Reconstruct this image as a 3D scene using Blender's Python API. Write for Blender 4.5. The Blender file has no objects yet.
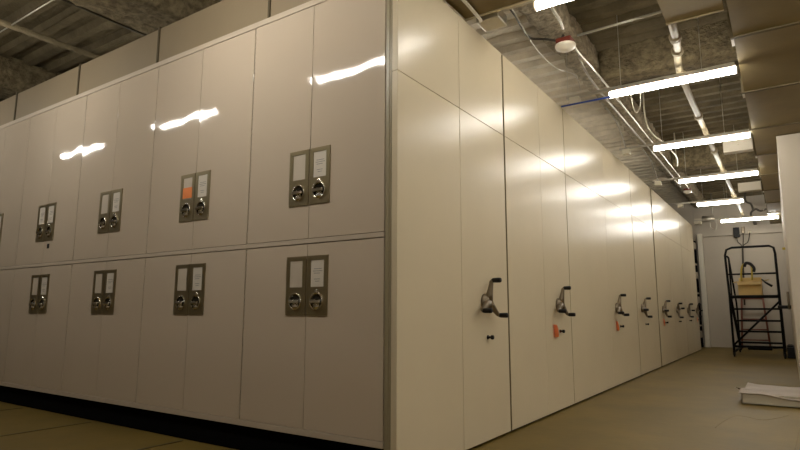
import bpy, bmesh, math, random
from mathutils import Vector, Matrix
random.seed(7)
S = bpy.context.scene
COL = S.collection

# ------------------------------------------------------------------ materials
def mat(name, col, rough=0.5, metal=0.0, spec=0.5, var=0.0, vscale=4.0, bump=0.0, bscale=40.0, bdet=3, coat=0.0, emit=None, estr=0.0, stretch=None, mottle=None):
    m = bpy.data.materials.new(name); m.use_nodes = True
    nt = m.node_tree; b = nt.nodes['Principled BSDF']
    b.inputs['Base Color'].default_value = (*col, 1)
    b.inputs['Roughness'].default_value = rough
    b.inputs['Metallic'].default_value = metal
    b.inputs['Specular IOR Level'].default_value = spec
    if coat: b.inputs['Coat Weight'].default_value = coat; b.inputs['Coat Roughness'].default_value = 0.05
    if emit:
        b.inputs['Emission Color'].default_value = (*emit, 1); b.inputs['Emission Strength'].default_value = estr
    tc = nt.nodes.new('ShaderNodeTexCoord'); vec = tc.outputs['Object']
    if stretch:
        mp = nt.nodes.new('ShaderNodeMapping'); mp.inputs['Scale'].default_value = stretch
        nt.links.new(vec, mp.inputs['Vector']); vec = mp.outputs['Vector']
    if var:
        n = nt.nodes.new('ShaderNodeTexNoise'); n.inputs['Scale'].default_value = vscale; n.inputs['Detail'].default_value = 5
        n.inputs['Roughness'].default_value = 0.6
        nt.links.new(vec, n.inputs['Vector'])
        r = nt.nodes.new('ShaderNodeValToRGB')
        c2 = mottle or tuple(c * (1 - var) for c in col)
        r.color_ramp.elements[0].position = 0.35; r.color_ramp.elements[0].color = (*c2, 1)
        r.color_ramp.elements[1].position = 0.65; r.color_ramp.elements[1].color = (*[min(1, c * (1 + var * .4)) for c in col], 1)
        nt.links.new(n.outputs['Fac'], r.inputs['Fac']); nt.links.new(r.outputs['Color'], b.inputs['Base Color'])
    if bump:
        n2 = nt.nodes.new('ShaderNodeTexNoise'); n2.inputs['Scale'].default_value = bscale; n2.inputs['Detail'].default_value = bdet
        nt.links.new(vec, n2.inputs['Vector'])
        bp = nt.nodes.new('ShaderNodeBump'); bp.inputs['Strength'].default_value = 1.0; bp.inputs['Distance'].default_value = bump
        nt.links.new(n2.outputs['Fac'], bp.inputs['Height']); nt.links.new(bp.outputs['Normal'], b.inputs['Normal'])
    return m

M = {}
M['panel'] = mat('cream_panel_paint', (0.675, 0.58, 0.405), rough=0.27, spec=0.18, bump=0.0004, bscale=180, var=0.03, vscale=1.2)
M['locker'] = mat('beige_gloss_paint', (0.585, 0.49, 0.375), rough=0.06, spec=0.45, bump=0.013, bscale=2.4, bdet=0.4)
M['rail'] = mat('beige_rail_paint', (0.55, 0.465, 0.36), rough=0.5, spec=.3)
M['post'] = mat('olive_grey_post', (0.34, 0.29, 0.185), rough=0.35)
M['fascia'] = mat('tan_fascia', (0.27, 0.21, 0.13), rough=0.5, var=0.05, vscale=1.5)
M['black'] = mat('black_recess', (0.003, 0.003, 0.003), rough=0.9, spec=0.05)
M['gapdark'] = mat('dark_gap', (0.09, 0.07, 0.035), rough=0.7)
M['shade'] = mat('brown_edge_shade', (0.24, 0.19, 0.10), rough=0.6)
M['hinge'] = mat('hinge_strip', (0.42, 0.35, 0.26), rough=0.45)
M['plate'] = mat('brushed_nickel', (0.33, 0.27, 0.155), rough=0.38, metal=0.85, bump=0.0003, bscale=220, stretch=(1, 1, .05))
M['chrome'] = mat('chrome', (0.75, 0.72, 0.66), rough=0.08, metal=1.0)
M['cup'] = mat('dark_cup', (0.05, 0.045, 0.035), rough=0.2, metal=0.7)
M['card'] = mat('white_card', (0.66, 0.60, 0.50), rough=0.6)
M['blank'] = mat('beige_card', (0.60, 0.52, 0.41), rough=0.5)
M['print'] = mat('grey_print', (0.22, 0.20, 0.18), rough=0.7)
M['orange'] = mat('orange_paper', (0.90, 0.27, 0.07), rough=0.6)
M['crank'] = mat('grey_cast_metal', (0.18, 0.14, 0.088), rough=0.42, metal=0.5, bump=0.0006, bscale=120)
M['rubber'] = mat('black_grip', (0.008, 0.007, 0.006), rough=0.55, spec=0.25)
M['blacksteel'] = mat('black_enamel_tube', (0.004, 0.004, 0.004), rough=0.55, spec=0.15)
M['redladder'] = mat('red_brown_paint', (0.16, 0.045, 0.02), rough=0.5)
M['carton'] = mat('cardboard', (0.66, 0.48, 0.19), rough=0.8, var=0.06, vscale=8)
M['yellow'] = mat('yellow_webbing', (0.40, 0.29, 0.03), rough=0.6)
M['floor'] = mat('olive_concrete', (0.165, 0.110, 0.021), rough=0.55, spec=0.3, var=0.22, vscale=1.1, bump=0.0015, bscale=14, mottle=(0.135, 0.09, 0.018))
M['deck_lit_tone'] = mat('metal_deck_lit_tone', (0.60, 0.52, 0.385), rough=0.8, spec=0.2, var=0.2, vscale=3, bump=0.008, bscale=30)  # lamp glow over the carriages put into a paler deck colour
M['deck'] = mat('metal_deck_shade_tone', (0.15, 0.118, 0.066), rough=0.85, spec=0.2, var=0.35, vscale=2.2, bump=0.012, bscale=30)  # same deck, darkened in colour to stand in for ceiling shade
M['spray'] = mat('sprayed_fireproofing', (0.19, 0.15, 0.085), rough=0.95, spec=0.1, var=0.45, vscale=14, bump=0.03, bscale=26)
M['spray_lit_tone'] = mat('fireproofing_lit_tone', (0.42, 0.35, 0.24), rough=0.95, spec=0.1, var=0.4, vscale=14, bump=0.03, bscale=26)  # paler copy of the fireproofing, lamp light painted into the colour
M['wall'] = mat('white_wall_paint', (0.46, 0.40, 0.31), rough=0.6, var=0.05, vscale=0.9, bump=0.001, bscale=60)
M['trim'] = mat('cream_trim_paint', (0.66, 0.60, 0.47), rough=0.5)
M['duct'] = mat('olive_duct_wrap', (0.25, 0.19, 0.085), rough=0.65, var=0.12, vscale=2.5, bump=0.002, bscale=20)
M['flange'] = mat('pale_flange', (0.62, 0.56, 0.42), rough=0.4, metal=0.2)
M['galv'] = mat('galvanised_steel', (0.45, 0.41, 0.33), rough=0.35, metal=0.7)
M['pipe'] = mat('cream_pipe', (0.30, 0.24, 0.14), rough=0.5)
M['whiteboard'] = mat('white_facing', (0.58, 0.52, 0.41), rough=0.6)
M['lens'] = mat('lit_diffuser', (0.9, 0.9, 0.9), rough=0.4, emit=(1.0, 0.96, 0.88), estr=14.0)
M['lens_fill'] = mat('lit_diffuser_fill', (0.9, 0.9, 0.9), rough=0.4, emit=(1.0, 0.96, 0.88), estr=34.0)  # for the added fill lamps right of the duct
M['lens_faint'] = mat('lit_diffuser_faint', (0.9, 0.9, 0.9), rough=0.4, emit=(1.0, 0.96, 0.88), estr=4.5)
M['lens_dim'] = mat('lit_diffuser_tuned', (0.9, 0.9, 0.9), rough=0.4, emit=(1.0, 0.96, 0.88), estr=17.0)  # strength tuned per lamp group to balance the brightness
M['lens_hot'] = mat('lit_diffuser_boosted', (0.9, 0.9, 0.9), rough=0.4, emit=(1.0, 0.96, 0.88), estr=22.0)  # strength tuned separately for the light on the cabinet fronts
M['seam'] = mat('duct_joint_shade', (0.12, 0.09, 0.04), rough=0.7)  # dark tone paints the shadow gaps at the duct joints
M['housing'] = mat('fixture_housing', (0.30, 0.25, 0.20), rough=0.5)
M['red'] = mat('red_base', (0.16, 0.022, 0.008), rough=0.5)
M['dome'] = mat('white_dome', (0.75, 0.68, 0.55), rough=0.4)
M['blue'] = mat('blue_conduit', (0.02, 0.06, 0.30), rough=0.5)
M['wire'] = mat('dark_wire', (0.05, 0.04, 0.025), rough=0.6)
M['railsteel'] = mat('floor_rail', (0.10, 0.075, 0.03), rough=0.5, metal=0.4)
M['paper'] = mat('white_sheet', (0.64, 0.56, 0.48), rough=0.55)
M['traywall'] = mat('grey_carton', (0.42, 0.37, 0.27), rough=0.7)
M['bracket'] = mat('shelf_bracket', (0.30, 0.26, 0.18), rough=0.5, metal=0.4)
M['crack'] = mat('crack_filler', (0.17, 0.115, 0.038), rough=0.8)

# ------------------------------------------------------------------ mesh helpers
def B(): return bmesh.new()
def box(bm, x0, x1, y0, y1, z0, z1, mi=0, bev=0.0):
    vs = [bm.verts.new((x, y, z)) for x in (x0, x1) for y in (y0, y1) for z in (z0, z1)]
    fs = []
    for q in ((0, 1, 3, 2), (4, 6, 7, 5), (0, 4, 5, 1), (2, 3, 7, 6), (0, 2, 6, 4), (1, 5, 7, 3)):
        f = bm.faces.new([vs[i] for i in q]); f.material_index = mi; fs.append(f)
    if bev:
        es = list({e for f in fs for e in f.edges})
        r = bmesh.ops.bevel(bm, geom=es, offset=bev, segments=2, profile=0.5, affect='EDGES')
        for f in r['faces']: f.material_index = mi
    return vs
def tube(bm, pts, r, n=10, mi=0, cap=True):
    pts = [Vector(p) for p in pts]; rings = []
    up = None
    for i, p in enumerate(pts):
        t = (pts[min(i + 1, len(pts) - 1)] - pts[max(i - 1, 0)]).normalized()
        if up is None:
            up = Vector((0, 0, 1)) if abs(t.z) < 0.9 else Vector((1, 0, 0))
        a = (up - t * up.dot(t)).normalized(); b = t.cross(a); up = a
        rr = r[i] if isinstance(r, (list, tuple)) else r
        rings.append([bm.verts.new(p + (a * math.cos(k * 2 * math.pi / n) + b * math.sin(k * 2 * math.pi / n)) * rr) for k in range(n)])
    for A, C in zip(rings, rings[1:]):
        for k in range(n):
            f = bm.faces.new((A[k], A[(k + 1) % n], C[(k + 1) % n], C[k])); f.smooth = True; f.material_index = mi
    if cap:
        bm.faces.new(rings[0][::-1]).material_index = mi; bm.faces.new(rings[-1]).material_index = mi
def lathe(bm, prof, origin, axis, n=28, mi=0):
    # prof: list of (radius, distance along axis)
    ax = Vector(axis).normalized(); o = Vector(origin)
    u = Vector((0, 0, 1)) if abs(ax.z) < 0.9 else Vector((1, 0, 0))
    a = (u - ax * u.dot(ax)).normalized(); b = ax.cross(a); rings = []
    for r, h in prof:
        if r < 1e-6: rings.append([bm.verts.new(o + ax * h)])
        else: rings.append([bm.verts.new(o + ax * h + (a * math.cos(k * 2 * math.pi / n) + b * math.sin(k * 2 * math.pi / n)) * r) for k in range(n)])
    for A, C in zip(rings, rings[1:]):
        for k in range(n):
            q = [A[k % len(A)], A[(k + 1) % len(A)], C[(k + 1) % len(C)], C[k % len(C)]]
            q = [v for i, v in enumerate(q) if v not in q[:i]]
            if len(q) > 2:
                f = bm.faces.new(q); f.smooth = True; f.material_index = mi
def smooth_path(pts, k=6):
    P = [Vector(p) for p in pts]; out = []
    for i in range(len(P) - 1):
        p0, p1, p2, p3 = P[max(i - 1, 0)], P[i], P[i + 1], P[min(i + 2, len(P) - 1)]
        for s in range(k):
            t = s / k
            out.append(0.5 * ((2 * p1) + (p2 - p0) * t + (2 * p0 - 5 * p1 + 4 * p2 - p3) * t * t + (3 * p1 - p0 - 3 * p2 + p3) * t ** 3))
    out.append(P[-1]); return out
def obj(name, bm, mats, parent=None, loc=None, label=None):
    bmesh.ops.recalc_face_normals(bm, faces=bm.faces)
    me = bpy.data.meshes.new(name); 
    if loc is not None:
        bmesh.ops.translate(bm, vec=-Vector(loc), verts=bm.verts)
    bm.to_mesh(me); bm.free()
    for m in (mats if isinstance(mats, (list, tuple)) else [mats]): me.materials.append(m)
    o = bpy.data.objects.new(name, me); COL.objects.link(o)
    if loc is not None: o.location = loc
    if parent: o.parent = parent
    if label: o['label'] = label
    return o
def tag(o, label, cat, group=None):
    o['label'] = label; o['category'] = cat
    if group: o['group'] = group
    return o
def thing(name, label, cat, loc=(0, 0, 0), group=None):
    o = bpy.data.objects.new(name, None); o.empty_display_size = 0.1; COL.objects.link(o); o.location = loc
    return tag(o, label, cat, group)
def struct(name, bm, m):
    o = obj(name, bm, m); o['kind'] = 'structure'; return o
def copy_tree(o, parent=None):
    c = o.copy(); COL.objects.link(c); c.parent = parent
    for ch in list(o.children): copy_tree(ch, c)
    return c

# ------------------------------------------------------------------ camera
F = 569.46; yaw, pit, rol = [math.radians(a) for a in (33.974, 8.6295, 0.1363)]
fw = Vector((-math.sin(yaw) * math.cos(pit), math.cos(yaw) * math.cos(pit), math.sin(pit)))
rt = Vector((math.cos(yaw), math.sin(yaw), 0)); up = rt.cross(fw)
r2 = math.cos(rol) * rt + math.sin(rol) * up; u2 = -math.sin(rol) * rt + math.cos(rol) * up
cam = bpy.data.cameras.new('camera'); cam.sensor_width = 36; cam.lens = F / 800 * 36; cam.clip_start = 0.05
co = bpy.data.objects.new('camera', cam); COL.objects.link(co)
mw = Matrix((( r2.x, u2.x, -fw.x, 0), (r2.y, u2.y, -fw.y, 0), (r2.z, u2.z, -fw.z, 1.0), (0, 0, 0, 1)))
co.matrix_world = mw; S.camera = co

# ------------------------------------------------------------------ setting
AX, LY = -1.985, 2.914       # aisle face of the end panels, front face of the cabinets
CEIL = 4.3
b = B(); box(b, -14, 4, -4, 19.6, -0.2, 0); struct('floor', b, M['floor'])
# ceiling: corrugated deck, ribs running across the aisle
prof = []
y = -4.0
while y < 19.6:
    prof += [(y, CEIL), (y + .10, CEIL), (y + .135, CEIL + .07), (y + .265, CEIL + .07)]
    y += .30
prof.append((19.6, CEIL))
def deck(name, x0, x1, m):
    b = B()
    pv = [[b.verts.new((x, p[0], p[1])) for p in prof] for x in (x0, x1)]
    tv = [[b.verts.new((x, p[0], CEIL + .2)) for p in prof] for x in (x0, x1)]
    for i in range(len(prof) - 1):
        b.faces.new((pv[0][i], pv[0][i + 1], pv[1][i + 1], pv[1][i])); b.faces.new((tv[0][i], tv[1][i], tv[1][i + 1], tv[0][i + 1]))
    struct(name, b, m)
deck('ceiling', -1.9, 4, M['deck']); deck('ceiling_lit_tone', -4.9, -1.9, M['deck_lit_tone']); deck('ceiling_left', -14, -4.9, M['deck'])  # one deck; the paler middle strip has its light painted in
WT = CEIL + .2
b = B(); box(b, -14.2, -14, -4, 19.6, 0, WT); struct('wall_left', b, M['wall'])
b = B(); box(b, -14, 4, -4.2, -4, 0, WT); struct('wall_front', b, M['wall'])
b = B(); box(b, 4, 4.2, -4, 19.6, 0, WT); struct('wall_far_right', b, M['wall'])
# back wall with a shallow opening behind a cream frame
b = B()
box(b, -14, -1.93, 19.0, 19.3, 0, WT); box(b, -1.93, 4, 19.0, 19.3, 3.22, WT); box(b, -1.93, 4, 19.12, 19.3, 0, 3.22)
struct('wall_back', b, M['wall'])
b = B(); box(b, -2.06, -1.93, 18.86, 19.0, 0, 3.30, bev=.01); struct('trim_1', b, M['trim'])
b = B(); box(b, .065, 4, 9.35, 19.0, 0, 3.445, bev=.004); struct('wall_right', b, M['wall'])
# sprayed steel beams
def beam(name, x0, x1, y0, y1, z0, z1, step=.09, amp=.022):
    b = B(); nx = max(2, int((x1 - x0) / step)); ny = max(2, int((y1 - y0) / step)); nz = max(2, int((z1 - z0) / step))
    r = bmesh.ops.create_grid(b, x_segments=1, y_segments=1, size=.5) if False else None
    def grid(fn, n, m):
        g = [[b.verts.new(fn(i / n, j / m)) for j in range(m + 1)] for i in range(n + 1)]
        for i in range(n):
            for j in range(m):
                f = b.faces.new((g[i][j], g[i + 1][j], g[i + 1][j + 1], g[i][j + 1])); f.smooth = True
    L = lambda a, c, t: a + (c - a) * t
    grid(lambda s, t: (L(x0, x1, s), L(y0, y1, t), z0), nx, ny)
    grid(lambda s, t: (x0, L(y0, y1, s), L(z0, z1, t)), ny, nz); grid(lambda s, t: (x1, L(y0, y1, s), L(z0, z1, t)), ny, nz)
    grid(lambda s, t: (L(x0, x1, s), y0, L(z0, z1, t)), nx, nz); grid(lambda s, t: (L(x0, x1, s), y1, L(z0, z1, t)), nx, nz)
    bmesh.ops.remove_doubles(b, verts=b.verts, dist=.0005)
    for v in b.verts:
        v.co += Vector((random.uniform(-amp, amp), random.uniform(-amp, amp), random.uniform(-amp, amp) if v.co.z < z1 - .01 else 0))
    return struct(name, b, M['spray_lit_tone' if name.endswith('_1') else 'spray'])
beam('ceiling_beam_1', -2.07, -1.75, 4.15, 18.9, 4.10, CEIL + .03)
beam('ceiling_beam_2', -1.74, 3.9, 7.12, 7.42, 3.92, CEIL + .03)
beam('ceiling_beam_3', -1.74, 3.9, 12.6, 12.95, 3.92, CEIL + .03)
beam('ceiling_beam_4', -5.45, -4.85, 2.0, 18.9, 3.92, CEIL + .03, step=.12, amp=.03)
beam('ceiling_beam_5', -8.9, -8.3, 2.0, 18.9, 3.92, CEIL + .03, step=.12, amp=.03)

# floor rails the carriages roll on
RL = ['nearest the corner', 'second from the corner', 'third from the corner', 'farthest from the corner']
for i, x in enumerate((-2.66, -3.995, -5.33, -6.68)):
    b = B(); box(b, x - .012, x + .012, -1.2, 2.9, .0005, .004)
    tag(obj('floor_rail', b, M['railsteel'], loc=(x, 0, 0)), 'thin dark steel rail set in the floor before the cabinets, ' + RL[i], 'floor rail', 'floor rails under the carriages')
# faint cracks in the concrete
for i, pts in enumerate([[(-.61, 5.84), (-.58, 6.2), (-.51, 6.6), (-.42, 6.62), (-.28, 6.51), (-.15, 6.75), (-.07, 6.98)], [(-.04, 5.26), (-.02, 5.7), (.0, 6.16), (.03, 6.5)]]):
    b = B(); tube(b, smooth_path([(p[0], p[1], .0002) for p in pts], 4), .0018, n=6)
    o = obj('floor_crack', b, M['crack']); o['kind'] = 'structure'

# ------------------------------------------------------------------ mobile shelving carriages
def make_crank(parent, y, z, rot, scale=1.0):
    P = Vector((AX, y + .085, z - .010)); R = .172 * scale
    b = B()
    lathe(b, [(0, 0), (.066, 0), (.068, .012), (.062, .024), (.052, .034), (.042, .050), (.026, .060), (0, .062)], P, (1, 0, 0), 24)
    ends = []
    for k in range(3):
        a = math.radians(rot + 120 * k); d = Vector((0, math.cos(a), math.sin(a)))
        tip = P + d * R + Vector((.056, 0, 0))
        pts = [P + d * .012 + Vector((.034, 0, 0)), P + d * .06 + Vector((.042, 0, 0)), P + d * .12 + Vector((.050, 0, 0)), P + d * (R - .012) + Vector((.055, 0, 0)), tip + Vector((.012, 0, 0))]
        tube(b, pts, [.036, .028, .020, .017, .016], n=12)
        ends.append(tip)
    h = obj('crank_handle', b, M['crank'], parent, label='grey three-armed crank handle')
    for tip in ends:
        g = B()
        lathe(g, [(0, 0), (.016, .001), (.0185, .012), (.0195, .04), (.0195, .068), (.016, .074), (0, .076)], tip + Vector((.006, 0, 0)), (1, 0, 0), 16)
        obj('hand_grip', g, M['rubber'], h, label='black rubber grip')
carr = [  # y0, y1, seam, gap before next, crank y, crank z, rotation, tag?
    (2.914, 4.600, 3.768, .020, 4.06, 1.085, 83, False),
    (4.632, 6.320, 5.515, .008, 5.81, 1.085, 83, True),
    (6.335, 9.705, 8.022, .012, 8.28, 1.07, 85, True),
    (9.735, 11.45, None, .045, 9.97, 1.07, 68, False),
    (11.56, 13.17, None, .008, 11.87, 1.06, 68, True),
    (13.18, 14.95, None, .014, 13.54, 1.06, 10, False),
    (14.98, 16.29, None, .006, 15.17, 1.05, 0, False),
    (16.30, 17.27, None, .0, 16.72, 1.05, 0, False)]
WHICH = ['first cream mobile shelving carriage, forming the near corner and carrying the cabinets',
         'second cream mobile shelving carriage from the near corner, orange tag on its lock',
         'third cream mobile shelving carriage from the near corner, extra wide with orange tag',
         'fourth cream mobile shelving carriage from the near corner, beyond the wide one',
         'fifth cream mobile shelving carriage from the near corner, after the widest dark gap',
         'sixth cream mobile shelving carriage from the near corner along the aisle',
         'seventh cream mobile shelving carriage from the near corner along the aisle',
         'eighth and farthest cream mobile shelving carriage, beside the dark open shelves']
TOPZ, SEAMZ = 3.34, 2.562
carriages = []
for i, (y0, y1, seam, gap, cy, cz, rot, tg) in enumerate(carr):
    t = thing('mobile_shelving_carriage', WHICH[i], 'shelving', (AX, (y0 + y1) / 2, 0), 'mobile shelving carriages along the aisle')
    t.location = (0, 0, 0)
    parts = [(y0, seam - .002), (seam + .002, y1)] if seam else [(y0, y1)]
    for a, c in parts:
        for z0, z1, nm in ((.022, SEAMZ - .002, 'end_panel'), (SEAMZ + .002, TOPZ, 'upper_end_panel')):
            b = B(); box(b, AX - .045, AX, a, c, z0, z1, bev=.0025); obj(nm, b, M['panel'], t)
    if i == 0:
        b = B(); box(b, -9.9, AX - .05, 3.76, y1, .10, 3.28); box(b, -9.9, AX - .05, 2.96, 3.755, .10, .178)
        obj('body', b, M['gapdark'], t)
        b = B(); box(b, -9.9, -2.05, LY + .045, 4.55, .003, .0995); box(b, -9.9, -2.05, LY + .030, LY + .05, .003, .182); obj('base', b, M['black'], t)
        b = B(); box(b, -2.081, -2.034, LY + .003, LY + .06, .02, TOPZ, bev=.002); box(b, -2.066, -2.048, LY - .002, LY + .02, .02, TOPZ, bev=.002)
        obj('corner_post', b, M['post'], t, label='olive grey corner post')
        b = B(); box(b, -9.9, -2.084, LY - .004, LY + .05, .183, .222, bev=.002); obj('bottom_rail', b, M['rail'], t)
        b = B(); box(b, -9.9, -2.084, LY - .004, LY + .05, 3.252, 3.298, bev=.002); obj('top_rail', b, M['rail'], t)
        b = B(); box(b, -9.9, -2.084, LY - .003, LY + .05, 1.468, 1.500, bev=.002); obj('middle_rail', b, M['rail'], t)
    else:
        b = B(); box(b, -9.9, AX - .05, y0 + .01, y1 - .01, .10, 3.28); obj('body', b, M['gapdark'], t)
        b = B(); box(b, -9.9, AX - .03, y0 + .02, y1 - .02, .003, .0995); obj('base', b, M['black'], t)
    if i in (1, 2, 3, 4, 6):
        b = B(); box(b, AX - .048, AX - .0015, y0 - .005, y0 - .0005, .022, TOPZ - .004); obj('edge_shade', b, M['shade'], t, label='dark strip for edge shade')  # strip added to put gap shade into the colour of lit panel edges
    make_crank(t, cy, cz, rot)
    b = B(); ky = cy + (.13, .12, .26, .32, .3, .3, .3, .3)[i]; kz = .800
    lathe(b, [(0, 0), (.017, 0), (.017, .006), (.010, .009), (.010, .030), (.017, .032), (.017, .048), (.013, .052), (0, .052)], (AX, ky, kz), (1, 0, 0), 14)
    obj('lock_knob', b, M['rubber'], t, label='small black lock knob')
    carriages.append((cy, ky, kz))
# orange tags hung on the locks
TAGL = {1: 'orange paper tag hanging from the lock of the second carriage', 2: 'orange paper tag hanging from the lock of the wide third carriage',
        4: 'small orange tag on the lock of the fifth carriage along the aisle', 7: 'tiny orange tag on the lock of the farthest carriage'}
for i in TAGL:
    cy, ky, kz = carriages[i]
    b = B(); h = .125
    y0 = ky - (.21 if i == 1 else .26)
    g = [[b.verts.new((AX + .006 + .012 * math.sin(s * 2.2), y0 + t * .11 + .010 * s, kz + .075 - s * h - .008 * t)) for t in (0, .5, 1)] for s in (0, .25, .5, .75, 1)]
    for r in range(4):
        for c in range(2): b.faces.new((g[r][c], g[r + 1][c], g[r + 1][c + 1], g[r][c + 1]))
    bmesh.ops.solidify(b, geom=b.faces[:], thickness=.0012)
    tube(b, [(AX + .012, y0 + .10, kz + .03), (AX + .018, ky - .02, kz + .018), (AX + .018, ky, kz + .012)], .0016, n=6)
    tag(obj('paper_tag', b, M['orange']), TAGL[i], 'tag', 'orange tags on the carriage locks')

# ------------------------------------------------------------------ cabinets on the first carriage
def latch_assembly(door, xc, z0, z1, right, card):
    """nickel plate with a card window above and a recessed turn handle below"""
    w, h = .094, z1 - z0; y = LY
    b = B(); fx, zt, zw = .034, z1 - .030, z1 - .215
    x0, x1 = xc - w, xc + w
    t0, t1 = y - .007, y - .0006
    box(b, x0, x0 + fx, t0, t1, zw, z1); box(b, x1 - fx, x1, t0, t1, zw, z1)
    box(b, x0 + fx, x1 - fx, t0, t1, zt, z1)
    box(b, x0, x1, t0, t1, z0, zw)
    for sx in (x0 + .012, x1 - .012):
        for sz in (z0 + .014, z1 - .014): lathe(b, [(.005, 0), (.004, .002), (0, .0025)], (sx, t0, sz), (0, -1, 0), 8)
    pl = obj('latch_plate', b, M['plate'], door, label='brushed nickel latch plate')
    b = B(); box(b, x0 + fx + .001, x1 - fx - .001, y - .0040, y - .0006, zw + .001, zt - .001)
    cm = M['blank']
    if card == 'print':
        cm = M['card']
        for z, a, c in ((zt - .060, .030, .098), (zt - .075, .022, .105), (zt - .090, .030, .085), (zt - .13, .035, .085), (zt - .145, .045, .08)):
            box(b, x0 + fx + a * .9, x0 + fx + c, y - .0044, y - .0041, z - .0035, z, mi=1)
    obj('label_card', b, [cm, M['print']], door, label='white printed card' if card == 'print' else 'blank beige card')
    if card == 'orange':
        b = B(); box(b, x0 + fx + .002, x1 - fx + .006, y - .0085, y - .0074, zw + .008, zw + .100); obj('sticker', b, M['orange'], door, label='orange sticker')
    zc = z0 + .095
    b = B()
    lathe(b, [(.056, .0), (.060, .006), (.058, .010), (.053, .010), (.050, .006)], (xc, t0 + .001, zc), (0, -1, 0), 28)
    if right:
        lathe(b, [(0, .012), (.012, .012), (.018, .009), (.020, .0)], (xc, t0 + .001, zc + .064), (0, -1, 0), 16)
    lathe(b, [(0, .026), (.010, .026), (.014, .022), (.014, .0)], (xc, t0 + .001, zc), (0, -1, 0), 14)
    box(b, xc - .046, xc + .046, t0 - .026, t0 - .012, zc - .013, zc + .011, bev=.005)
    lathe(b, [(0, .016), (.020, .014), (.026, .006), (.030, .0)], (xc, t0 + .001, zc - .034), (0, -1, 0), 16)
    obj('turn_handle', b, M['chrome'], door, label='round chrome turn handle')
    b = B(); lathe(b, [(.050, .006), (.046, .001), (.030, .0005), (0, .0004)], (xc, t0 - .0002, zc), (0, -1, 0), 24)
    obj('handle_cup', b, M['cup'], door, label='dark handle recess')
XB = [-2.084, -3.367, -4.680, -5.950, -7.220, -8.500, -9.800]
XC = [-2.738, -4.030, -5.318, -6.585, -7.860, -9.150]
NTH = ['first', 'second', 'third', 'fourth', 'fifth', 'sixth']
for u in range(6):
    xr, xl, xc = XB[u], XB[u + 1], XC[u]
    for tier in ('upper', 'lower'):
        z0, z1 = (1.5035, 3.2490) if tier == 'upper' else (.2255, 1.4620)
        extra = ' beside the olive corner post' if u == 0 else (', orange sticker on its latch' if (u == 1 and tier == 'upper') else (', cut off by the left edge' if u == 4 else ' counted from the corner post'))
        t = thing('storage_cabinet', f'{NTH[u]} beige two-door cabinet in the {tier} row' + extra, 'cabinet', (0, 0, 0), 'beige cabinets on the first carriage')
        b = B(); box(b, xl + .004, xr - .004, LY + .024, 3.752, z0 - .0005, z1 + .0005); obj('body', b, M['gapdark'], t)
        for side, (a, c) in (('l', (xl + .008, xc - .0025)), ('r', (xc + .0025, xr - .005 if u else xr - .003))):
            b = B(); box(b, a, c, LY, LY + .022, z0, z1, bev=.0015 if tier == 'upper' else 0)
            d = obj('door', b, M['locker'], t, loc=((a + c) / 2 + random.uniform(-9, 9), LY, (z0 + z1) / 2 + random.uniform(-9, 9)) if False else ((a + c) / 2, LY, (z0 + z1) / 2))
            pz0, pz1 = (1.741, 2.146) if tier == 'upper' else (.972, 1.379)
            holder = bpy.data.objects.new('tmp', None)
            card = 'print' if side == 'r' else 'blank'
            if u == 1 and tier == 'upper' and side == 'l': card = 'orange'
            if u == 3 and tier == 'upper' and side == 'l': card = 'print'
            before = set(bpy.data.objects)
            latch_assembly(None, xc + (.0985 if side == 'r' else -.0985), pz0, pz1, side == 'r', card)
            for n in set(bpy.data.objects) - before:
                n.parent = d; n.location = n.location - d.location
            bpy.data.objects.remove(holder)
            if u == 3 and tier == 'upper' and side == 'r':
                b = B(); box(b, -6.515, -6.465, LY - .002, LY - .0004, 1.655, 1.705); n = obj('sticker', b, M['rubber'], d, label='small black square sticker'); n.location = -Vector(d.location)
        # hinge strip at the left edge
        b = B(); box(b, xl - .004, xl + .0075, LY + .006, LY + .012, z0 + .005, z1 - .005); z = z0 + .02
        while z < z1 - .03:
            lathe(b, [(0, 0), (.0055, 0), (.0055, .028), (0, .028)], (xl + .0015, LY + .006, z), (0, 0, 1), 8); z += .042
        obj('hinge', b, M['hinge'], t)

# fascia panels standing on the top rail
FX = [-1.99 - .095, -3.25, -4.75, -6.21, -7.71, -9.2]
FN = ['nearest the corner', 'second from the corner', 'third from the corner', 'fourth from the corner', 'fifth from the corner, at the left edge']
for i in range(5):
    x1, x0 = FX[i], FX[i + 1]
    t = thing('fascia_panel', 'tan panel standing on top of the cabinets, ' + FN[i], 'panel', (0, 0, 0), 'tan panels above the cabinets')
    b = B(); box(b, x0 + .022, x1 - .003 if i == 0 else x1 - .002, LY + .022, LY + .045, 3.30, 3.655, bev=.002); obj('board', b, M['fascia'], t)
    b = B(); box(b, x0 - .001, x0 + .020, LY + .010, LY + .05, 3.30, 3.675, bev=.002); obj('post', b, M['gapdark'], t, label='dark narrow post')
b = B(); box(b, -9.9, -2.09, LY + .055, 3.7, 3.252, 3.296); tag(obj('cabinet_top_board', b, M['gapdark']), 'flat board closing the cabinet tops behind the tan panels', 'board')

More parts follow.
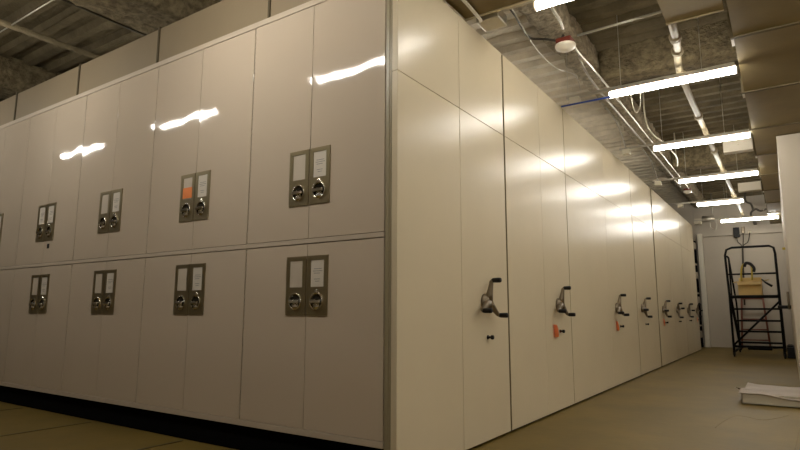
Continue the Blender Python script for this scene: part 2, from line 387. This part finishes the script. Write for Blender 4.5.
# ------------------------------------------------------------------ strip lights
def strip_light(x0, x1, y, z=3.38, label='', strut=True, rods=None, cable=False, lens='lens', big=False, box_x=-1.84):
    t = thing('strip_light', label, 'light', (0, 0, 0), 'fluorescent strip lights')
    b = B(); n = 18
    r = [[b.verts.new((x, y + .034 * math.cos(2 * math.pi * k / n), z + .016 + .034 * math.sin(2 * math.pi * k / n))) for k in range(n)] for x in (x0, x1)]
    for k in range(n): b.faces.new((r[0][k], r[0][(k + 1) % n], r[1][(k + 1) % n], r[1][k])).smooth = True
    b.faces.new(r[0][::-1]); b.faces.new(r[1])
    obj('diffuser', b, M[lens], t, label='glowing white diffuser')
    for xe in (x0 - .013, x1 + .001):
        b = B(); lathe(b, [(0, 0), (.040, 0), (.040, .012), (0, .012)], (xe, y, z + .014), (1, 0, 0), 18); obj('end_cap', b, M['dome'], t)
    b = B(); box(b, x0 - .004, x1 + .004, y - .026, y + .026, z + .0505, z + .0685, bev=.003); obj('housing', b, M['housing'], t)
    if strut:
        b = B(); box(b, box_x - .10, min(x1, -.24), y - .018, y + .018, z + .069, z + .098); obj('hanger_channel', b, M['galv'], t)
        for x in rods if rods else (x0 + .12, x1 - .30, box_x - .08):
            b = B(); tube(b, [(x, y, z + .099), (x, y, CEIL + .02)], .0035, n=6); obj('hanger_rod', b, M['galv'], t)
        if cable:
            b = B(); tube(b, smooth_path([(-1.84, y - .01, 3.45), (-1.87, y - .06, 3.62), (-1.95, y - .12, 3.9), (-2.12, y - .2, 4.2), (-2.2, y - .2, 4.29)], 5), .012, n=8); obj('flexible_cable', b, M['galv'], t)
        b = B(); q = 1.8 if big else 1; box(b, box_x - .055 * q, box_x + .055 * q, y - .055 * q, y + .05 * q, z + .066 - .076 * (1.25 if big else 1), z + .066, bev=.006 * q); obj('junction_box', b, M['galv' if big else 'flange'], t)
    return t
ORD = ['first', 'second', 'third', 'fourth', 'fifth', 'sixth']
LAMPS = [(-1.455, -.235, 4.09), (-1.45, -.232, 6.35), (-1.45, -.232, 8.90), (-1.475, -.235, 11.48), (-1.50, -.61, 14.25), (-1.275, -.003, 17.22)]
TAIL = [' from the camera, cut by the top edge', ' from the camera, biggest one fully in view', ' from the camera over the aisle', ' from the camera over the aisle', ' from the camera, the shortest one', ', farthest down the aisle above the rolling ladder']
for i, (x0, x1, y) in enumerate(LAMPS):
    strip_light(x0, x1, y, label=ORD[i] + ' lit fluorescent strip light' + TAIL[i], rods=(x0 + .12, x0 + .5, -1.91) if i == 0 else None, cable=i in (2, 3), big=i == 0, lens='lens' if i < 4 else 'lens_dim')
for i, (x0, x1, y) in enumerate([(-1.4, -.2, 1.6), (-3.97, -2.75, 1.55), (-6.78, -5.56, 1.55), (-9.37, -8.15, 1.55)]):
    t = strip_light(x0, x1, y, label='strip light over the cabinet front aisle, ' + ['nearest the aisle corner', 'mirrored in the first cabinet doors', 'mirrored in the second and third cabinet doors', 'mirrored in the farthest cabinet doors'][i], strut=False, lens=('lens', 'lens_hot', 'lens_dim', 'lens_dim')[i])
    for x in (x0 + .2, x0 + .55 if i == 0 else x1 - .2):
        b = B(); tube(b, [(x, y, 3.449), (x, y, CEIL + .02)], .005, n=6); obj('hanger_rod', b, M['galv'], t)
for i, y in enumerate((1.6, 4.09, 6.35)):  # unseen lamps added to brighten the lower end panels
    t = strip_light(1.42, 2.64, y, label='added unseen fill strip light right of the long olive duct, ' + ['in line with the one nearest the corner', 'in line with the first aisle light', 'in line with the second aisle light'][i], strut=False, lens='lens_fill')
    for x in (1.6, 2.45):
        b = B(); tube(b, [(x, y, 3.449), (x, y, CEIL + .02)], .005, n=6); obj('hanger_rod', b, M['galv'], t)
for i, (x0, x1, y) in enumerate([(-4.2, -2.98, 6.35), (-4.2, -2.98, 8.90), (-4.2, -2.98, 11.48), (-6.75, -5.53, 4.12)]):
    strip_light(x0, x1, y, z=3.42, lens='lens' if i == 3 else 'lens_dim', label='strip light above the carriage tops, ' + ['in line with the second aisle light', 'in line with the third aisle light', 'in line with the fourth aisle light', 'below the ribbed ceiling at top left'][i], rods=(x0 + .12, x1 - .12), box_x=x0 - .1)

# ------------------------------------------------------------------ ducts
t = thing('air_duct', 'long olive rectangular duct running above the right side of the aisle', 'duct')
b = B(); box(b, -.205, 1.2, -3.9, 18.9, 3.46, 3.85); obj('duct_body', b, M['duct'], t)
for y in (1.05, 2.6, 4.15, 5.70, 7.27, 8.85, 10.42, 12.0, 13.6, 15.2, 16.8):
    b = B(); box(b, -.232, 1.22, y - .022, y + .022, 3.449, 3.865, bev=.002); obj('flange', b, M['seam'], t)
    b = B(); box(b, -.228, -.206, y + .024, y + .20, 3.46, 3.85); obj('side_strap', b, M['flange'], t, label='pale side strap')
t = thing('branch_duct', 'tan flat duct end at the top edge beside the long olive duct', 'duct')
b = B(); box(b, -.675, -.237, -1.0, 5.18, 3.50, 3.85); obj('duct_body', b, M['duct'], t)
b = B(); box(b, -.682, -.237, 5.18, 5.195, 3.49, 3.88); obj('flange', b, M['duct'], t)
t = thing('overhead_duct', 'wide olive duct crossing above the first carriage at the top edge', 'duct')
for x in (-1.95, -.8):
    b = B(); tube(b, [(x, 3.2, 3.93), (x, 3.2, CEIL + .02)], .008, n=6); obj('hanger_rod', b, M['galv'], t)
b = B(); box(b, -2.0, -.72, 2.3, 3.92, 3.375, 3.93); obj('duct_body', b, M['duct'], t)
b = B(); box(b, -2.01, -.72, 3.92, 3.945, 3.368, 3.94, bev=.002); obj('flange', b, M['flange'], t, label='pale metal flange')
for y, z0, z1, lb in ((9.9, 3.455, 3.64, 'nearer white square duct outlet box beside the long duct'), (13.05, 3.40, 3.56, 'farther white square duct outlet box beside the long duct')):
    b = B(); box(b, -.625, -.236, y, y + .16, z0 - .01, z1, bev=.006)
    lathe(b, [(.012, 0), (.012, .006), (0, .007)], (-.42, y, (z0 + z1) / 2), (0, -1, 0), 10)
    tag(obj('duct_outlet', b, M['whiteboard']), lb, 'duct outlet', 'white duct outlets')

# ------------------------------------------------------------------ pipes and conduits
def run(name, pts, r, m, label, cat, sm=0, n=10):
    b = B(); tube(b, smooth_path(pts, sm) if sm else pts, r, n=n)
    return tag(obj(name, b, M[m]), label, cat)
t = thing('sprinkler_pipe', 'cream sprinkler pipe with couplings running down the aisle ceiling', 'pipe')
b = B(); tube(b, smooth_path([(-.66, 5.23, 3.64), (-.665, 5.5, 3.6), (-.69, 5.9, 3.6), (-.745, 6.35, 3.6), (-.77, 6.9, 3.6), (-.78, 9.1, 3.6), (-.79, 18.8, 3.6)], 3), .036, n=14); obj('pipe_body', b, M['pipe'], t)
for y, x in ((5.72, -.68), (6.05, -.71), (6.72, -.765), (8.3, -.78), (10.3, -.78), (12.0, -.785), (14.6, -.788)):
    b = B(); lathe(b, [(.037, -.035), (.055, -.03), (.055, -.012), (.046, -.01), (.046, .01), (.055, .012), (.055, .03), (.037, .035)], (x, y, 3.6), (0, 1, 0), 16); obj('coupling', b, M['pipe'], t)
run('conduit', [(-1.46, 5.2, 3.62), (-.71, 5.17, 3.62)], .011, 'galv', 'pale conduit crossing the ceiling right of the nearest detector', 'conduit')
run('conduit', [(-1.44, 4.22, 4.36), (-1.45, 4.25, 3.8), (-1.46, 4.35, 3.66), (-1.49, 4.58, 3.62), (-1.50, 4.82, 3.62), (-1.54, 5.02, 3.64)], .014, 'galv', 'bent conduit dropping from the nearest lamp to the detector', 'conduit', 5)
run('conduit', [(-1.56, 5.25, 3.66), (-1.56, 5.6, 3.62), (-1.53, 6.2, 3.6), (-1.53, 8.4, 3.6), (-1.53, 12.2, 3.6), (-1.55, 13.4, 3.62)], .012, 'galv', 'bright conduit running along the sprayed beam, aisle side', 'conduit', 4)
run('conduit', [(-1.68, 6.0, 3.78), (-1.67, 6.8, 3.64), (-1.66, 10.7, 3.64), (-1.68, 13.2, 3.64)], .012, 'galv', 'bright conduit running along the sprayed beam, cabinet side', 'conduit', 4)
run('conduit', [(-1.50, 8.6, 4.29), (-1.49, 8.7, 3.7), (-1.42, 9.6, 3.66), (-1.38, 10.6, 3.66), (-1.46, 11.2, 3.66), (-1.48, 11.3, 4.29)], .012, 'flange', 'short looping conduit beyond the third strip light', 'conduit', 5)
run('armoured_cable', [(-1.87, 4.1, 3.74), (-1.87, 4.62, 3.72), (-1.91, 4.95, 3.72), (-1.92, 5.19, 3.72), (-1.81, 5.29, 3.72), (-1.69, 5.36, 3.70), (-1.60, 5.22, 3.67)], .012, 'wire', 'dark curved cable looping to the nearest detector', 'cable', 5)
run('thin_cable', [(-1.75, 4.02, 4.36), (-1.75, 4.08, 3.66), (-1.78, 4.44, 3.6), (-1.85, 5.12, 3.57), (-1.84, 5.68, 3.57), (-1.76, 6.12, 3.62), (-1.76, 6.3, 3.50)], .0045, 'galv', 'thin drooping cable left of the sprayed beam', 'cable', 5)
run('blue_conduit', [(-1.97, 6.24, 3.335), (-1.40, 6.24, 3.335)], .011, 'blue', 'blue conduit under the second strip light hanger', 'conduit')
b = B(); tube(b, smooth_path([(-1.22, 6.27, 3.35), (-1.20, 6.27, 3.18), (-1.17, 6.27, 3.11), (-1.13, 6.27, 3.18), (-1.12, 6.27, 3.35)], 5), .0045, n=6)
tag(obj('pull_cord', b, M['flange']), 'pale looped cord hanging under the second strip light', 'cord')
run('conduit', [(-1.86, 2.6, 3.358), (-1.86, 3.5, 3.358), (-1.88, 3.93, 3.352), (-1.9, 3.985, 3.36)], .014, 'flange', 'short conduit under the wide overhead duct leading to its box', 'conduit', 3)
# behind the fascia panels
run('conduit', [(-6.4, 2.0, 3.9), (-6.4, 9, 3.9)], .032, 'deck', 'olive pipe crossing the dark ceiling above the left cabinets', 'pipe')
run('thin_rod', [(-7.6, 2.31, 3.9), (-4.9, 2.31, 3.9)], .007, 'galv', 'pale thin rod crossing the dark ceiling at the top left', 'rod')
run('thin_cable', [(-5.62, 1.8, 4.0), (-5.62, 3.25, 4.0), (-5.60, 5.0, 4.0)], .011, 'wire', 'dark thin cable crossing the ceiling above the tan panels', 'cable')

# smoke detectors
def detector(x, y, z, s, label):
    t = thing('smoke_detector', label, 'smoke detector', (0, 0, 0), 'smoke detectors')
    b = B(); box(b, x - .07 * s, x + .07 * s, y - .07 * s, y + .07 * s, z, z + .045 * s, bev=.01 * s); obj('base', b, M['red'], t, label='red base')
    b = B(); lathe(b, [(.070 * s, 0), (.090 * s, -.008 * s), (.092 * s, -.022 * s), (.085 * s, -.040 * s), (.055 * s, -.052 * s), (.05 * s, -.060 * s), (.0, -.064 * s)], (x, y, z), (0, 0, 1), 28); obj('dome', b, M['dome'], t, label='white dome')
detector(-1.555, 5.13, 3.53, 1.05, 'red and white smoke detector nearest the camera, beside the first strip light')
detector(-1.60, 13.6, 3.62, .95, 'small red and white smoke detector farther down the aisle, below the fourth strip light')

# ------------------------------------------------------------------ rolling ladder
t = thing('rolling_ladder', 'black tubular rolling platform ladder at the end of the aisle', 'ladder')
YF = 15.15
XL, XR = -1.07, -.13
def lt(name, pts, r, sm=0, lb=None, m='blacksteel'):
    b = B(); tube(b, smooth_path(pts, sm) if sm else pts, r * 1.2, n=10); return obj(name, b, M[m], t, label=lb)
lt('front_frame', [(XL - .01, YF, .09), (XL - .01, YF, 1.36), (XL - .035, YF, 2.30), (XL + .0, YF, 2.43), (XL + .11, YF, 2.475), (XR - .10, YF, 2.475), (XR - .02, YF, 2.43), (XR + .0, YF, 2.30), (XR + .0, YF, 1.36), (XR + .0, YF, .09)], .021)
lt('guard_rail', [(XL - .03, YF, 1.86), (XR, YF, 1.86)], .016)
lt('brace', [(XL, YF - .03, .27), (XR - .01, YF - .03, 1.23)], .018)
lt('lower_rail', [(XL, YF, .24), (XR, YF, .24)], .022)
lt('platform_bar', [(XL - .01, YF, 1.345), (XR + .01, YF, 1.345)], .030)
# stringers descending away, treads between
YB = 17.0
for x in (XL, XR):
    lt('stringer', [(x, YF + .02, 1.40), (x, YB, .20), (x, YB + .06, .06)], .026)
    lt('handrail', [(x, YF, 2.28), (x, YF + .45, 2.28), (x, YF + .56, 2.2), (x, YB - .05, 1.25), (x, YB, 1.1), (x, YB, .25)], .018)
    lt('handrail_post', [(x, YF + .48, 1.3), (x, YF + .48, 2.27)], .015)
    lt('base_rail', [(x, YF, .12), (x, YB, .12)], .022)
b = B(); box(b, XL + .02, XR - .02, YF + .0, YF + .50, 1.355, 1.375); obj('platform', b, M['blacksteel'], t)
for i in range(1, 5):
    y = YF + .16 + .42 * i; z = [0, 1.075, .80, .535, .25][i]
    b = B(); box(b, XL + .0, XR - .0, y - .10, y + .10, z - .022, z + .022, bev=.004); obj('tread', b, M['blacksteel'], t)
b = B(); box(b, XL + .25, XR - .22, YF + .15, YF + .42, .16, .23, bev=.02); obj('pedal_housing', b, M['blacksteel'], t)
for x in (XL - .01, XR):
    for y in (YF, YB):
        b = B(); lathe(b, [(0, -.018), (.05, -.018), (.055, -.010), (.055, .010), (.05, .018), (0, .018)], (x, y, .0565), (1, 0, 0), 20); box(b, x - .026, x + .026, y - .02, y + .02, .05, .13); obj('caster', b, M['rubber'], t)
# carton on the platform
t = thing('cardboard_box', 'open tan cardboard box on the platform of the rolling ladder', 'box')
b = B(); x0, x1, y0, y1, z0, z1, w = -.90, -.44, YF + .04, YF + .42, 1.378, 1.70, .006
box(b, x0, x1, y0, y1, z0, z0 + w); box(b, x0, x1, y0, y0 + w, z0, z1); box(b, x0, x1, y1 - w, y1, z0, z1); box(b, x0, x0 + w, y0, y1, z0, z1); box(b, x1 - w, x1, y0, y1, z0, z1)
obj('body', b, M['carton'], t)
b = B()
for (p, q, d) in (((x0, y0 - .002, z1), (x1, y0 - .002, z1), (0, -.17, -.085)), ((x1, y0, z1), (x1, y1, z1), (.14, 0, .03)), ((x0, y1, z1), (x0, y0, z1), (-.10, 0, -.02)), ((x1, y1, z1), (x0, y1, z1), (0, .06, .10))):
    v = [Vector(p), Vector(q), Vector(q) + Vector(d), Vector(p) + Vector(d)]
    f = b.faces.new([b.verts.new(k) for k in v])
bmesh.ops.solidify(b, geom=b.faces[:], thickness=.005); obj('flap', b, M['carton'], t)
t = thing('strap_coil', 'yellow and black looped strap hanging over the ladder guard rail above the box', 'strap')
b = B(); tube(b, smooth_path([(-.815, YF - .06, 1.70), (-.81, YF - .065, 1.86), (-.79, YF - .06, 2.0), (-.735, YF - .055, 2.09), (-.66, YF - .055, 2.10), (-.60, YF - .06, 2.02), (-.60, YF - .065, 1.86), (-.61, YF - .06, 1.72)], 5), .020, n=10); obj('webbing', b, M['yellow'], t)
b = B(); tube(b, smooth_path([(-.74, YF - .06, 2.02), (-.70, YF - .065, 2.10), (-.62, YF - .06, 2.08), (-.555, YF - .065, 1.98), (-.57, YF - .06, 1.90)], 5), .034, n=10); obj('black_pad', b, M['rubber'], t, label='black padded end')
run('dark_stick', [(-.43, YF - .04, 1.73), (-.35, YF - .05, 1.65), (-.24, YF - .05, 1.57)], [.012, .022, .026], 'rubber', 'short dark stick poking out beside the cardboard box', 'stick')

# red ladder leaning on the back wall
t = thing('step_ladder', 'red brown ladder leaning on the back wall behind the rolling ladder', 'ladder')
for xa, xb in ((-1.12, -1.02), (-.46, -.58)):
    b = B(); tube(b, [(xa, 18.45, .02), (xb, 18.93, 1.95)], .025, n=8); obj('side_rail', b, M['redladder'], t)
for k in range(6):
    f = .12 + .145 * k; z = .02 + 1.93 * f; y = 18.45 + .48 * f
    b = B(); tube(b, [(-1.12 + .1 * f, y, z), (-.46 - .12 * f, y, z)], .017, n=8); obj('rung', b, M['redladder'], t)

# equipment on the back wall
t = thing('control_box', 'black control box with cables high on the back wall', 'box')
b = B(); box(b, -1.12, -.97, 18.9, 18.998, 3.14, 3.42, bev=.008); obj('case', b, M['rubber'], t)
b = B(); box(b, -.92, -.83, 18.92, 18.998, 3.24, 3.43, bev=.008); obj('side_box', b, M['crank'], t)
b = B(); lathe(b, [(.045, 0), (.045, .03), (0, .035)], (-.72, 18.998, 3.28), (0, -1, 0), 14); obj('outlet', b, M['flange'], t)
b = B()
for p in ([(-1.05, 18.96, 3.15), (-1.03, 18.96, 3.0), (-.96, 18.97, 2.92), (-.93, 18.97, 2.8)], [(-.88, 18.96, 3.25), (-.90, 18.96, 3.0), (-.93, 18.97, 2.8)], [(-.72, 18.96, 3.25), (-.78, 18.96, 3.0), (-.90, 18.97, 2.9), (-.93, 18.97, 2.8)]):
    tube(b, smooth_path(p, 5), .012, n=6)
tube(b, smooth_path([(-.93, 18.97, 2.82), (-.94, 18.97, 2.6), (-.96, 18.97, 2.2), (-1.0, 18.97, 1.2)], 4), .022, n=8); obj('cable', b, M['wire'], t)
b = B(); box(b, -.60, -.52, 18.3, 18.9, 3.45, 3.53); tube(b, smooth_path([(-.60, 18.2, 3.5), (-.62, 18.2, 3.7), (-.50, 18.2, 3.8), (-.40, 18.2, 3.74), (-.25, 18.2, 3.78)], 5), .028, n=8); tube(b, smooth_path([(-.56, 18.2, 3.76), (-.60, 18.2, 3.95), (-.72, 18.2, 4.05), (-.72, 18.2, 4.36)], 5), .026, n=8)
tag(obj('pipe_elbow', b, M['wire']), 'dark pipe elbows and valve hanging beyond the last strip light', 'pipe fitting')
t = thing('valve_assembly', 'pale pipe valve boxes hanging at the far left of the aisle ceiling', 'pipe fitting')
b = B(); box(b, -2.0, -1.82, 17.9, 18.1, 3.46, 3.62, bev=.01); obj('valve_box', b, M['flange'], t)
b = B(); lathe(b, [(0, 0), (.09, 0), (.09, .3), (0, .3)], (-1.80, 18.0, 3.60), (1, 0, 0), 18); obj('valve_body', b, M['galv'], t)
b = B(); tube(b, smooth_path([(-1.62, 18.0, 3.5), (-1.60, 18.0, 3.35), (-1.5, 18.0, 3.28), (-1.45, 18.0, 3.4), (-1.47, 18.0, 3.62)], 5), .012, n=6); tube(b, [(-1.53, 18, 3.60), (-1.53, 18, CEIL + .06)], .02, n=8); obj('pipe_stub', b, M['galv'], t)

# dark open shelves between the last carriage and the back wall
t = thing('open_shelving', 'dark open shelving with pale brackets in the gap past the farthest carriage', 'shelving')
b = B(); box(b, -4.0, -2.3, 17.45, 18.80, .02, 3.05); obj('frame', b, M['black'], t)
for k, z in enumerate((.32, .62, 1.25, 1.5, 1.92, 2.3, 2.75, 3.0)):
    b = B(); box(b, -2.299, -2.0, 17.5, 17.9, z, z + (.035 if k % 2 else .17), bev=.003); obj('shelf_bracket', b, M['bracket'], t)
b = B(); box(b, -2.12, -2.06, 18.42, 18.50, .02, 3.05); obj('upright', b, M['black'], t)

# right-hand side: crank handle, catch and low case by the wall
t = thing('crank_handle', 'dark crank handle sticking out of the right wall beside the rolling ladder', 'handle')
b = B(); tube(b, [(.066, 14.6, 1.11), (-.17, 14.6, 1.11)], .035, n=10); obj('arm', b, M['rubber'], t)
b = B(); tube(b, [(.03, 14.55, 1.06), (.03, 14.55, 1.43)], .022, n=10); obj('lever', b, M['crank'], t)
b = B(); box(b, .01, .064, 14.0, 14.1, 2.27, 2.315, bev=.006); tag(obj('wall_catch', b, M['yellow']), 'small brass coloured catch high on the right wall edge', 'catch')
b = B(); box(b, -.085, .055, 15.35, 16.4, .003, .24, bev=.01); box(b, -.06, .03, 15.5, 16.2, .24, .27, bev=.005)
tag(obj('black_case', b, M['rubber']), 'low black case on the floor between rolling ladder and right wall', 'case')

# ------------------------------------------------------------------ carton tray with a sheet on the floor
t = thing('carton_tray', 'low grey carton tray lying on the floor at the right edge', 'tray')
b = B(); x0, x1, y0, y1, h, w = -.50, .36, 7.50, 8.40, .115, .008
box(b, x0, x1, y0, y1, .001, .012); box(b, x0, x1, y0, y0 + w, .001, h); box(b, x0, x1, y1 - w, y1, .001, h); box(b, x0, x0 + w, y0, y1, .001, h); box(b, x1 - w, x1, y0, y1, .001, h)
obj('tray_body', b, M['traywall'], t)
b = B(); nx, ny = 34, 34; rnd = random.Random(3)
ph = [(rnd.uniform(2, 9), rnd.uniform(2, 9), rnd.uniform(0, 6), rnd.uniform(.3, 1)) for _ in range(7)]
g = []
for i in range(nx + 1):
    row = []
    for j in range(ny + 1):
        s, q = i / nx, j / ny
        x = x0 - .015 + (x1 - x0 + .03) * s; y = y0 - .02 + (y1 - y0 + .03) * q
        z = h + .010 + .006 * sum(a * math.sin(fx * s * 2 + fy * q * 2 + p) for fx, fy, p, a in ph) / 2
        z += .030 * max(0, 1 - q * 5) * (.3 + .7 * math.sin(s * 5 + .3) ** 2) * 0.5
        z += .016 * math.exp(-((q - .45 + .15 * s) / .06) ** 2)
        if s < .12: x -= (.12 - s) * .6 * (1 if .25 < q < .6 else .1); z += .03 * (.12 - s) * 8 * math.sin(q * 9)
        if q < .07: z -= (.07 - q) / .07 * (.004 + .075 * s)
        x += .05 * q * (1 - s)
        z = max(z, h + .002) if q > .05 and s > .02 else z
        row.append(b.verts.new((x, y, z)))
    g.append(row)
for i in range(nx):
    for j in range(ny): b.faces.new((g[i][j], g[i + 1][j], g[i + 1][j + 1], g[i][j + 1]))
bmesh.ops.solidify(b, geom=b.faces[:], thickness=.0015)
tag(obj('crumpled_sheet', b, M['paper']), 'crumpled white sheet covering the grey carton tray on the floor', 'sheet')

# ------------------------------------------------------------------ render look
w = bpy.data.worlds.new('world'); S.world = w; w.use_nodes = True
w.node_tree.nodes['Background'].inputs['Color'].default_value = (.02, .018, .014, 1)
S.view_settings.view_transform = 'Standard'; S.view_settings.look = 'None'; S.view_settings.gamma = 1.0
S.view_settings.use_curve_mapping = False; S.view_settings.exposure = 1.68
S.cycles.use_denoising = True
S.cycles.max_bounces = 8; S.cycles.diffuse_bounces = 5
S.cycles.sample_clamp_indirect = 6.0
